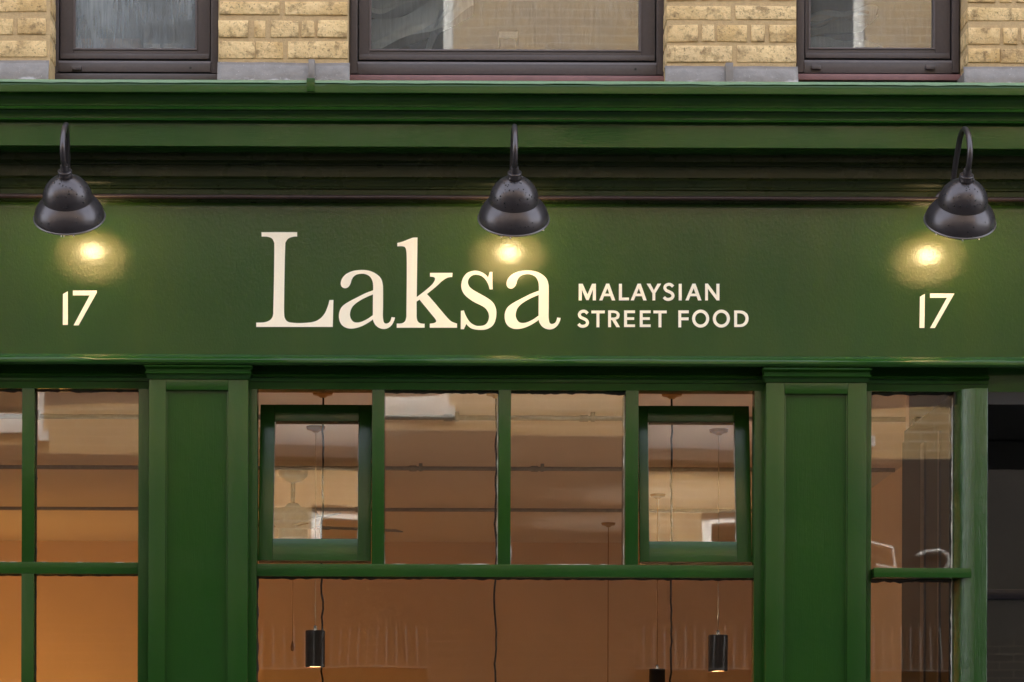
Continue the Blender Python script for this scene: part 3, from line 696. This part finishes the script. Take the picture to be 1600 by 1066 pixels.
conduit(725, (645, 835, 300), 'grey steel conduit on the ceiling, middle one of three')
conduit(790.5, (560, 1300), 'dark steel conduit on the ceiling farthest from the shop windows')
def pendant(u, Y, vtop, label, cord, w=.10, h=.187, black=False, warm=False, wavy=.0):
    x = UV(u, 850)[0]*(DIST+Y)/F; zt_ = EYE-(vtop-V0)*(DIST+Y)/F
    o = empty('pendant_lamp', label, 'pendant lamp', 'black cylinder pendant lamps in the shop', loc=(x, Y, zt_-h))
    r = w/2
    lathe_obj('shade', [(h, .012), (h, r-.003), (h-.003, r), (.002, r), (0, r-.001), (.002, r-.004), (h-.006, r-.005), (h-.006, .012)], (0, 0, 0), (0, 0, 1), M_black, o, 32, caps=False)
    lathe_obj('stem', [(h-.004, .008), (h+.024, .008), (h+.026, .005)], (0, 0, 0), (0, 0, 1), M_black, o, 16)
    lathe_obj('lining', [(.003, r-.0055), (h-.03, r-.0065)], (0, 0, 0), (0, 0, 1), M_lining, o, 32, caps=False)
    lathe_obj('bulb', [(.075, .001), (.079, .018), (.10, .03), (.13, .026), (.155, .012), (.16, .001)], (0, 0, 0), (0, 0, 1), M_pendwarm if warm else M_pendglow, o, 20)
    top = CEIL-(zt_-h)
    n = 40
    pts = [(wavy*noise.noise((u, i*.55, 1)), wavy*noise.noise((u, i*.55, 8)), h+.02+(top-h-.02)*i/n) for i in range(n+1)]
    pts[-1] = (0, 0, top); pts[0] = (0, 0, h+.02)
    tube('cord', pts, .0045 if black else .003, M_black if black else cord, o, 8)
    rr = .05
    lathe_obj('ceiling_rose', [(top-.03, .012), (top-.022, .022), (top-.016, rr*.9), (top-.002, rr), (top, rr)], (0, 0, 0), (0, 0, 1), M_brass, o, 24)
    return o
pendant(493, 3.1, 986, 'black cylinder pendant lamp hanging at the left of the large window', M_cordw)
pendant(1122.5, 3.15, 991, 'black cylinder pendant lamp hanging at the right end of the large window', M_cordw)
pendant(1027.5, 6.0, 1044, 'black cylinder pendant lamp cut by the bottom edge of the photo', M_brass)
pendant(950.5, 7.7, 1095, 'pendant lamp on a thin brown cord at the back of the shop', M_brass)
pendant(503.5, 1.95, 1105, 'pendant lamp on the leftmost thick black cord by the windows', M_black, black=True, wavy=.010)
pendant(774.5, 1.95, 1105, 'pendant lamp on the middle thick black cord by the windows', M_black, black=True, wavy=.008)
pendant(1049, 1.95, 1105, 'pendant lamp on the rightmost thick black cord by the windows', M_black, black=True, wavy=.010)
def floor_lamp(u, Y, vc, label):
    x = UV(u, vc)[0]*(DIST+Y)/F; z = EYE-(vc-V0)*(DIST+Y)/F; r = .10
    o = empty('floor_lamp', label, 'floor lamp', 'amber globe floor lamps in the shop', loc=(x, Y, 0))
    lathe_obj('globe', [(z-r*math.cos(R(4+9*k)), r*math.sin(R(4+9*k))) for k in range(20)], (0, 0, 0), (0, 0, 1), M_pendwarm, o, 28)
    lathe_obj('pole', [(.02, .012), (z-r-.03, .012), (z-r-.025, .03), (z-r+.006, .032)], (0, 0, 0), (0, 0, 1), M_brass, o, 16)
    lathe_obj('base', [(.009, .14), (.02, .14), (.03, .10), (.04, .013)], (0, 0, 0), (0, 0, 1), M_brass, o, 28)
floor_lamp(-150, 7.6, 1180, 'amber globe floor lamp at the back, behind the left window\'s outer panes')
floor_lamp(70, 7.9, 1185, 'amber globe floor lamp at the back, behind the left window\'s inner panes')
# ceiling fan
fx, fy = ceil_at(458, 733)
fan = empty('ceiling_fan', 'bronze ceiling fan with pale blades behind the left pivoting sash', 'ceiling fan', loc=(fx, fy, CEIL))
lathe_obj('canopy', [(0, .086), (-.02, .088), (-.045, .082), (-.065, .06), (-.075, .03), (-.08, .014)], (0, 0, 0), (0, 0, 1), M_bronze, fan, 40)
lathe_obj('rod', [(-.078, .013), (-.22, .013)], (0, 0, 0), (0, 0, 1), M_bronze, fan, 16)
lathe_obj('motor_housing', [(-.20, .03), (-.22, .05), (-.235, .13), (-.27, .155), (-.31, .155), (-.335, .12), (-.35, .085), (-.40, .085), (-.42, .05), (-.425, .01)], (0, 0, 0), (0, 0, 1), M_bladeg, fan, 40)
for k in range(4):
    a = R(22+90*k); bm = bmesh.new(); addbox(bm, .17, .66, -.062, .062, -.004, .004, .003)
    o = bmobj('blade', bm, M_bladeg, fan, 40); o.location = (0, 0, -.33); o.rotation_euler = (R(11), 0, a)
    bm = bmesh.new(); addbox(bm, .10, .22, -.018, .018, -.012, -.005, .002); q = bmobj('blade_iron', bm, M_bronze, fan, 40); q.location = (0, 0, -.33); q.rotation_euler = (R(11), 0, a)
zc = -(CEIL-(EYE-(1012-V0)*(DIST+fy)/F))
tube('pull_chain', [(.005, -.06, -.42), (.004, -.06, zc+.03)], .0016, M_brass, fan, 6)
lathe_obj('pull_knob', [(zc+.035, .002), (zc+.02, .007), (zc, .012), (zc-.02, .011), (zc-.028, .002)], (.004, -.06, 0), (0, 0, 1), M_brass, fan, 12)

# things behind the upper windows
def drape(name, pts, wid, mat, label, cat):
    # a folded cloth band following a path, with depth
    V = []; Fc = []; q = catmull(pts, 6); n = len(q)
    for i, (x, y, z) in enumerate(q):
        for j in range(9):
            t = j/8; V.append((x, y+.10*math.sin(t*math.pi), z-wid*t+.012*math.sin(t*9+i*.5)))
        for j in range(9):
            t = 1-j/8; V.append((x, y+.05+.10*math.sin(t*math.pi)+.05, z-wid*t))
    for i in range(n-1):
        for j in range(18): Fc.append((i*18+j, i*18+(j+1) % 18, (i+1)*18+(j+1) % 18, (i+1)*18+j))
    o = mobj(name, V, Fc, mat, None, 50); o['label'] = label; o['category'] = cat; return o
UY = .50
pu = lambda u, v, Y=UY: (PX(u, v, Y), Y, PZ(u, v, Y))
drape('rolled_fabric', [pu(560, -18), pu(600, -8), pu(640, -20), pu(690, -45), pu(730, -70)], .07, M_fabric, 'pale grey rolled fabric leaning at the top left behind the centre upper window', 'fabric')
drape('folded_fabric', [pu(560, 40), pu(600, 30), pu(650, 14), pu(700, -8), pu(740, -30)], .11, M_fabric, 'broad pale blue-grey fabric band slanting behind the centre upper window', 'fabric')
drape('cloth_strip', [pu(662, 90), pu(672, 55), pu(684, 25), pu(700, -10)], .03, M_fabric, 'upright pale cloth strip at the lower left of the centre upper window', 'fabric')
o = box('small_carton', PX(780, 60, UY), PX(809, 60, UY), UY, UY+.12, PZ(795, 60, UY), PZ(795, 49, UY), M_paper, bev=.002); o['label'] = 'small cream carton standing behind the centre upper window'; o['category'] = 'carton'
box('carton_stand', PX(782, 60, UY), PX(807, 60, UY), UY+.01, UY+.11, 3.8, PZ(795, 60, UY)-.0005, M_dim)['label'] = 'dark stand under the small cream carton upstairs'
bpy.data.objects['carton_stand']['category'] = 'stand'
drape('folded_blanket', [pu(1240, 70), pu(1290, 58), pu(1330, 62), pu(1372, 72), pu(1400, 74)], .05, M_fabric, 'pale blue folded blanket low in the right upper window', 'blanket')
drape('paper_stack', [pu(1262, 34), pu(1290, 24), pu(1330, 22), pu(1358, 20)], .035, M_paper, 'off-white papers on the folded blanket in the right upper window', 'papers')
drape('blue_cloth', [pu(1255, 30), pu(1300, 17), pu(1340, 13), pu(1372, 12)], .02, M_fabric, 'pale blue cloth edge above the papers in the right upper window', 'cloth')
o = box('salmon_carton', PX(105, 60, UY), PX(218, 60, UY), UY, UY+.2, 4.17, PZ(170, 60, UY), M_carton, bev=.002); o['label'] = 'long salmon carton on the sill of the left upper window'; o['category'] = 'carton'
for u0, u1, lb in ((224, 250, 'left one of two small cream cartons in the left upper window'), (255, 285, 'right one of two small cream cartons in the left upper window')):
    o = box('cream_carton', PX(u0, 70, UY), PX(u1, 70, UY), UY, UY+.1, 4.17, PZ(250, 68, UY), M_paper, bev=.002); o['label'] = lb; o['category'] = 'carton'
o = box('window_notice', PX(142, 0, .24), PX(160, 0, .24), .236, .238, PZ(150, 11, .24), PZ(150, -14, .24), M_paper); o['label'] = 'small pale notice stuck inside the left upper window'; o['category'] = 'notice'

# ================================================================== wall lamps
A39 = R(41); AX = Vector((0, math.sin(A39), -math.cos(A39)))
arm_yv = [(-.024, 307), (-.09, 304), (-.135, 294), (-.165, 279), (-.20, 258), (-.25, 232), (-.305, 208), (-.37, 196.5), (-.425, 199.5), (-.465, 211), (-.482, 229), (-.470, 247), (-.448, 258), (-.425, 268)]
arm_yz = [(y, EYE-(v+1.5-V0)*(DIST+y)/F) for y, v in arm_yv]
PLZ = arm_yz[0][1]; TIP = arm_yz[-1]
def make_lamp(u, label, dz=0.0, lean=0.0, seed=1):
    x = UV(u, 341)[0]*(DIST-.302)/F; dx = 0
    rnd = random.Random(seed)
    o = empty('wall_lamp', label, 'wall lamp', 'gooseneck lamps over the sign board', loc=(x, 0, dz))
    P = [(lean*max(0, 1+y/.40), y, z) for y, z in catmull(arm_yz, 7)]
    tube('arm', P, .0107, M_lamp, o, 16)
    lathe_obj('wall_plate', [(0, .042), (.006, .042), (.010, .036), (.014, .02), (.03, .016)], (lean*.95, -.027, PLZ), (0, -1, .0), M_lamp, o, 32)
    tip = Vector((dx*.37, TIP[0], TIP[1])); ax = (AX+Vector((dx*.4, 0, 0))).normalized()
    lathe_obj('sleeve', [(-.024, .0145), (-.022, .0155), (.002, .0155)], tip, ax, M_lamp, o, 24)
    lathe_obj('collar', [(-.002, .018), (-.002, .025), (.0, .0268), (.004, .0268), (.0055, .0255), (.008, .0255), (.010, .0268), (.024, .0268), (.030, .024)], tip, ax, M_lamp, o, 32)
    for k in range(3):
        a = 2*math.pi*k/3+1.2; q = ax.to_track_quat('Z', 'Y')
        lathe_obj('set_screw', [(.024, .0045), (.030, .0045), (.031, .003)], tip+ax*.016, q@Vector((math.cos(a), math.sin(a), 0)), M_lamprim, o, 10)
    s0 = .020; Rd = .0935
    dome = [(s0+Rd*(1-math.cos(t)), Rd*math.sin(t)) for t in [R(14+76*i/14) for i in range(15)]]
    dome += [(s0+Rd+.003, Rd+.0006), (s0+Rd+.0045, Rd-.001), (s0+Rd+.004, Rd-.004)]
    lathe_obj('dome', dome, tip, ax, M_lamp, o, 64, caps=False, smooth=50)
    s1 = s0+Rd-.006
    sk = [(s1, Rd-.010), (s1+.006, Rd-.004), (s1+.014, Rd+.004)]
    sk += [(s1+.014+.070*t, Rd+.004+.0355*(1-(1-t)**2.15)) for t in [i/9 for i in range(1, 10)]]
    se, re = sk[-1]
    skirt = lathe_obj('skirt', sk, tip, ax, M_lamp, o, 72, caps=False, smooth=50)
    bm = bmesh.new(); lathe(bm, [(se+.0035*math.sin(a), re+.0008+.0035*math.cos(a)) for a in [2*math.pi*k/10 for k in range(11)]], tip, ax, 72)
    bmesh.ops.recalc_face_normals(bm, faces=bm.faces); bmobj('rim', bm, M_lamprim, o, 60)
    inn = [(s0+.012, .02), (s0+.03, .055), (s0+.06, .08), (s1+.01, Rd-.006)]+[(a, r-.0035) for a, r in sk[3:]]
    lathe_obj('reflector', inn, tip, ax, M_shadein, o, 48, caps=False, smooth=60)
    sb = se-.052
    bm = bmesh.new(); lathe(bm, [(sb-.004, .010), (sb+.006, .014), (sb+.018, .021), (sb+.032, .024), (sb+.046, .020), (sb+.054, .011), (sb+.057, .001)], tip, ax, 24)
    bmesh.ops.recalc_face_normals(bm, faces=bm.faces); bmobj('bulb', bm, M_bulb, o, 60)
    lathe_obj('bulb_holder', [(s0+.012, .017), (sb-.011, .017)], tip, ax, M_shadein, o, 20)
    # rain drops on the shade
    q = ax.to_track_quat('Z', 'Y'); bm = bmesh.new()
    def drop(sv, rv, ang, size, nrm):
        c_ = tip+q@Vector((rv*math.cos(ang), rv*math.sin(ang), sv)); nn = (q@Vector((nrm[1]*math.cos(ang), nrm[1]*math.sin(ang), nrm[0]))).normalized()
        mt = Matrix.Translation(c_)@nn.to_track_quat('Z', 'Y').to_matrix().to_4x4()@Matrix.Diagonal((size*rnd.uniform(.8, 1.3), size*rnd.uniform(.8, 1.4), size*.45, 1))
        bmesh.ops.create_uvsphere(bm, u_segments=8, v_segments=5, radius=1, matrix=mt)
    front = None
    best = min(range(360), key=lambda d: (q@Vector((math.cos(R(d)), math.sin(R(d)), 0))).y); front = R(best)
    for _ in range(46):
        t = R(rnd.uniform(18, 84)); drop(s0+Rd*(1-math.cos(t)), Rd*math.sin(t), front+rnd.uniform(-1.5, 1.5), rnd.uniform(.0016, .0034), (-math.cos(t), math.sin(t)))
    for _ in range(16):
        a, r = sk[rnd.randint(4, 10)]; drop(a, r, front+rnd.uniform(-1.4, 1.4), rnd.uniform(.0014, .0028), (-.35, .94))
    bmobj('rain_drops', bm, M_drop, o, 60, 'stuff')
    bm = bmesh.new()
    for _ in range(3):
        a = front+rnd.uniform(-1.0, 1.0); c_ = tip+q@Vector((re*math.cos(a), re*math.sin(a), se+.004)); 
        bmesh.ops.create_uvsphere(bm, u_segments=8, v_segments=6, radius=1, matrix=Matrix.Translation(c_+Vector((0, 0, -.003)))@Matrix.Diagonal((.0028, .0028, .0042, 1)))
    bmobj('hanging_drops', bm, M_droplight, o, 60, 'stuff')
    return o
make_lamp(108.5, 'wet black gooseneck lamp at the left, above the left number 17', 0, -.045, 3)
make_lamp(802.5, 'wet black gooseneck lamp in the middle, above the large lettering', 0, -.004, 5)
make_lamp(1500, 'wet black gooseneck lamp at the right, above the right number 17', -.004, 0, 8)

# ================================================================== opposite side of the street (seen in the glass and paint)
OY = -12.0
opp = empty('terrace_building', 'yellow brick building with white sash windows across the street, seen reflected in the glass', 'building', loc=(0, OY, 0))
wb = empty('wall', parent=opp)
def obox(name, x0, x1, z0, z1, mat, parent, d0=0.0, d1=-.3, bev=0): return box(name, x0, x1, d1, d0, z0, z1, mat, parent, bev=bev)
WX = [(-4.75, -3.45), (-1.22, .08), (2.40, 3.70), (6.1, 7.4)]
BX0, BX1 = -1.9, 13.0
rows = [(4.69, 6.30), (7.05, 8.55)]
def facade(parent, X0, X1, H, wins, z0, zr, wins2=None):
    xs = sorted(w for w in wins if w[0] > X0 and w[1] < X1)
    obox('painted_band', X0, X1, z0, 4.50, M_render, parent); zz = 4.50
    for (a, b) in [r for r in zr if r[1] < H]:
        if a > 6 and wins2: xs = sorted(w for w in wins2 if w[0] > X0 and w[1] < X1)
        obox('brickwork', X0, X1, zz, a, M_bworkY, parent)
        parts = [(a, b, M_bworkY)] if a > 6 else [(a, 4.92, M_bworkY), (4.92, b, M_render)]  # wall above the sills darkened to cut light on the shop front
        for (c0, c1, mt) in parts:
            px = X0
            for (w0, w1) in xs: obox('brickwork', px, w0, c0, c1, mt, parent); px = w1
            obox('brickwork', px, X1, c0, c1, mt, parent)
        zz = b
        if a < 6: obox('darkened_storey', X0, X1, b, 6.95, M_render, parent); zz = 6.95  # dark storey invented to cut light reflected onto the shop front
    obox('brickwork', X0, X1, zz, H, M_bworkY, parent)
def owin(parent, x0, x1, z0, z1):
    w = empty('window', parent=parent)
    for a, b, c_, d in ((x0, x0+.09, z0, z1), (x1-.09, x1, z0, z1), (x0+.09, x1-.09, z0, z0+.1), (x0+.09, x1-.09, z1-.09, z1), (x0+.09, x1-.09, (z0+z1)/2-.03, (z0+z1)/2+.03)):
        obox('frame', a, b, c_, d, M_whitepaint, w, -.06, -.14)
    obox('pane', x0+.09, x1-.09, z0+.1, z1-.09, M_glassFar, w, -.10, -.104); obox('blind', x0+.05, x1-.05, z0, z1, M_dark, w, -.27, -.29)
    obox('sill', x0-.05, x1+.05, z0-.09, z0, M_whitepaint, w, .07, -.14)
facade(wb, BX0, BX1, 9.0, WX, 2.83, rows)
for r in rows:
    for w in WX:
        if w[0] > BX0: owin(opp, w[0], w[1], *r)
# ground floor with soldier-course lintels
ops = [(-3.1+.0, -.12), (1.68, 4.4), (6.2, 9.0)]
px = BX0
for a, b in ops:
    a2 = max(a, BX0)
    if a2 > px: obox('brickwork', px, a2, 0, 2.83, M_bworkO, wb)
    ln = empty('lintel', parent=opp); nb = int((b-a2)/.083)
    obox('mortar', a2, b, 2.47, 2.83, M_kerb, ln, -.001, -.3)
    for k in range(nb):
        xx = a2+k*(b-a2)/nb; obox('brick', xx+.006, xx+(b-a2)/nb-.006, 2.478, 2.828, M_darkbrick, ln, 0, -.1)
    obox('shop_glass', a2, b, .5, 2.47, M_dark, opp, -.2, -.25); px = b
obox('brickwork', px, BX1, 0, 2.83, M_bworkO, wb)
obox('eaves_gutter', BX0, BX1, 9.0, 9.12, M_black, opp, .10, -.3)
mobj('mansard_roof', [(BX0, .02, 9.12), (BX1, .02, 9.12), (BX1, -1.6, 13.2), (BX0, -1.6, 13.2), (BX0, -8, 13.4), (BX1, -8, 13.4)], [(0, 1, 2, 3), (3, 2, 5, 4)], M_slate, opp)
obox('side_wall', BX0, BX0+.3, 0, 9.0, M_bworkY, wb, -.3, -8)
# white sign letters whose reflection crosses the right-hand window
def sign_letter(strokes, nm='letter'):
    o = empty('sign_letter', parent=opp)
    for i, st in enumerate(strokes): tube('stroke', [(x, .05+.001*i, z) for x, z in st], .013, M_signw, o, 8)
mz = lambda v: EYE-(v-V0)*.0055; mx = lambda u: (u-U0)*.0055
sign_letter([[(mx(1408), mz(888)), (mx(1400), mz(818))], [(mx(1400), mz(818)), (mx(1362), mz(811))], [(mx(1404), mz(851)), (mx(1370), mz(846))], [(mx(1408), mz(888)), (mx(1372), mz(884))]])
sign_letter([catmull([(mx(u), mz(v)) for u, v in ((1438, 830), (1455, 823), (1478, 822), (1488, 836), (1480, 853), (1458, 864), (1441, 875), (1443, 890), (1465, 898), (1488, 895))], 5)])
sign_letter([[(mx(1584), mz(910)), (mx(1584), mz(835))], [(mx(1584), mz(888)), (mx(1540), mz(888))]])
# lower neighbour to the left, walls and roof raised to block low sky light
ob2 = empty('neighbouring_terrace_building', 'long brick building across the street to the left, seen only in reflections', 'building', loc=(0, OY, 0))
w2 = empty('wall', parent=ob2)
WX2 = [(-21.7+3.55*k, -20.4+3.55*k) for k in range(5)]+[(-4.75, -3.45)]
WX2b = WX2[:-1]+[(-3.75, -2.05)]
facade(w2, -24, -1.92, 9.0, WX2, 2.83, rows, WX2b)
for w in WX2: owin(ob2, w[0], w[1], *rows[0])
for w in WX2b: owin(ob2, w[0], w[1], *rows[1])
obox('brickwork', -24, -1.92, 0, 2.83, M_bworkO, w2, 0, -.3); obox('side_wall', -24, -23.7, 0, 9.0, M_bworkR, w2, -.3, -8); obox('eaves_gutter', -24, -1.92, 9.0, 9.12, M_black, ob2, .10, -.3)
mobj('mansard_roof', [(-24, .02, 9.12), (-1.92, .02, 9.12), (-1.92, -1.6, 12.6), (-24, -1.6, 12.6), (-24, -8, 12.8), (-1.92, -8, 12.8)], [(0, 1, 2, 3), (3, 2, 5, 4)], M_slate, ob2)  # roof added here to keep low sky light off the shop front
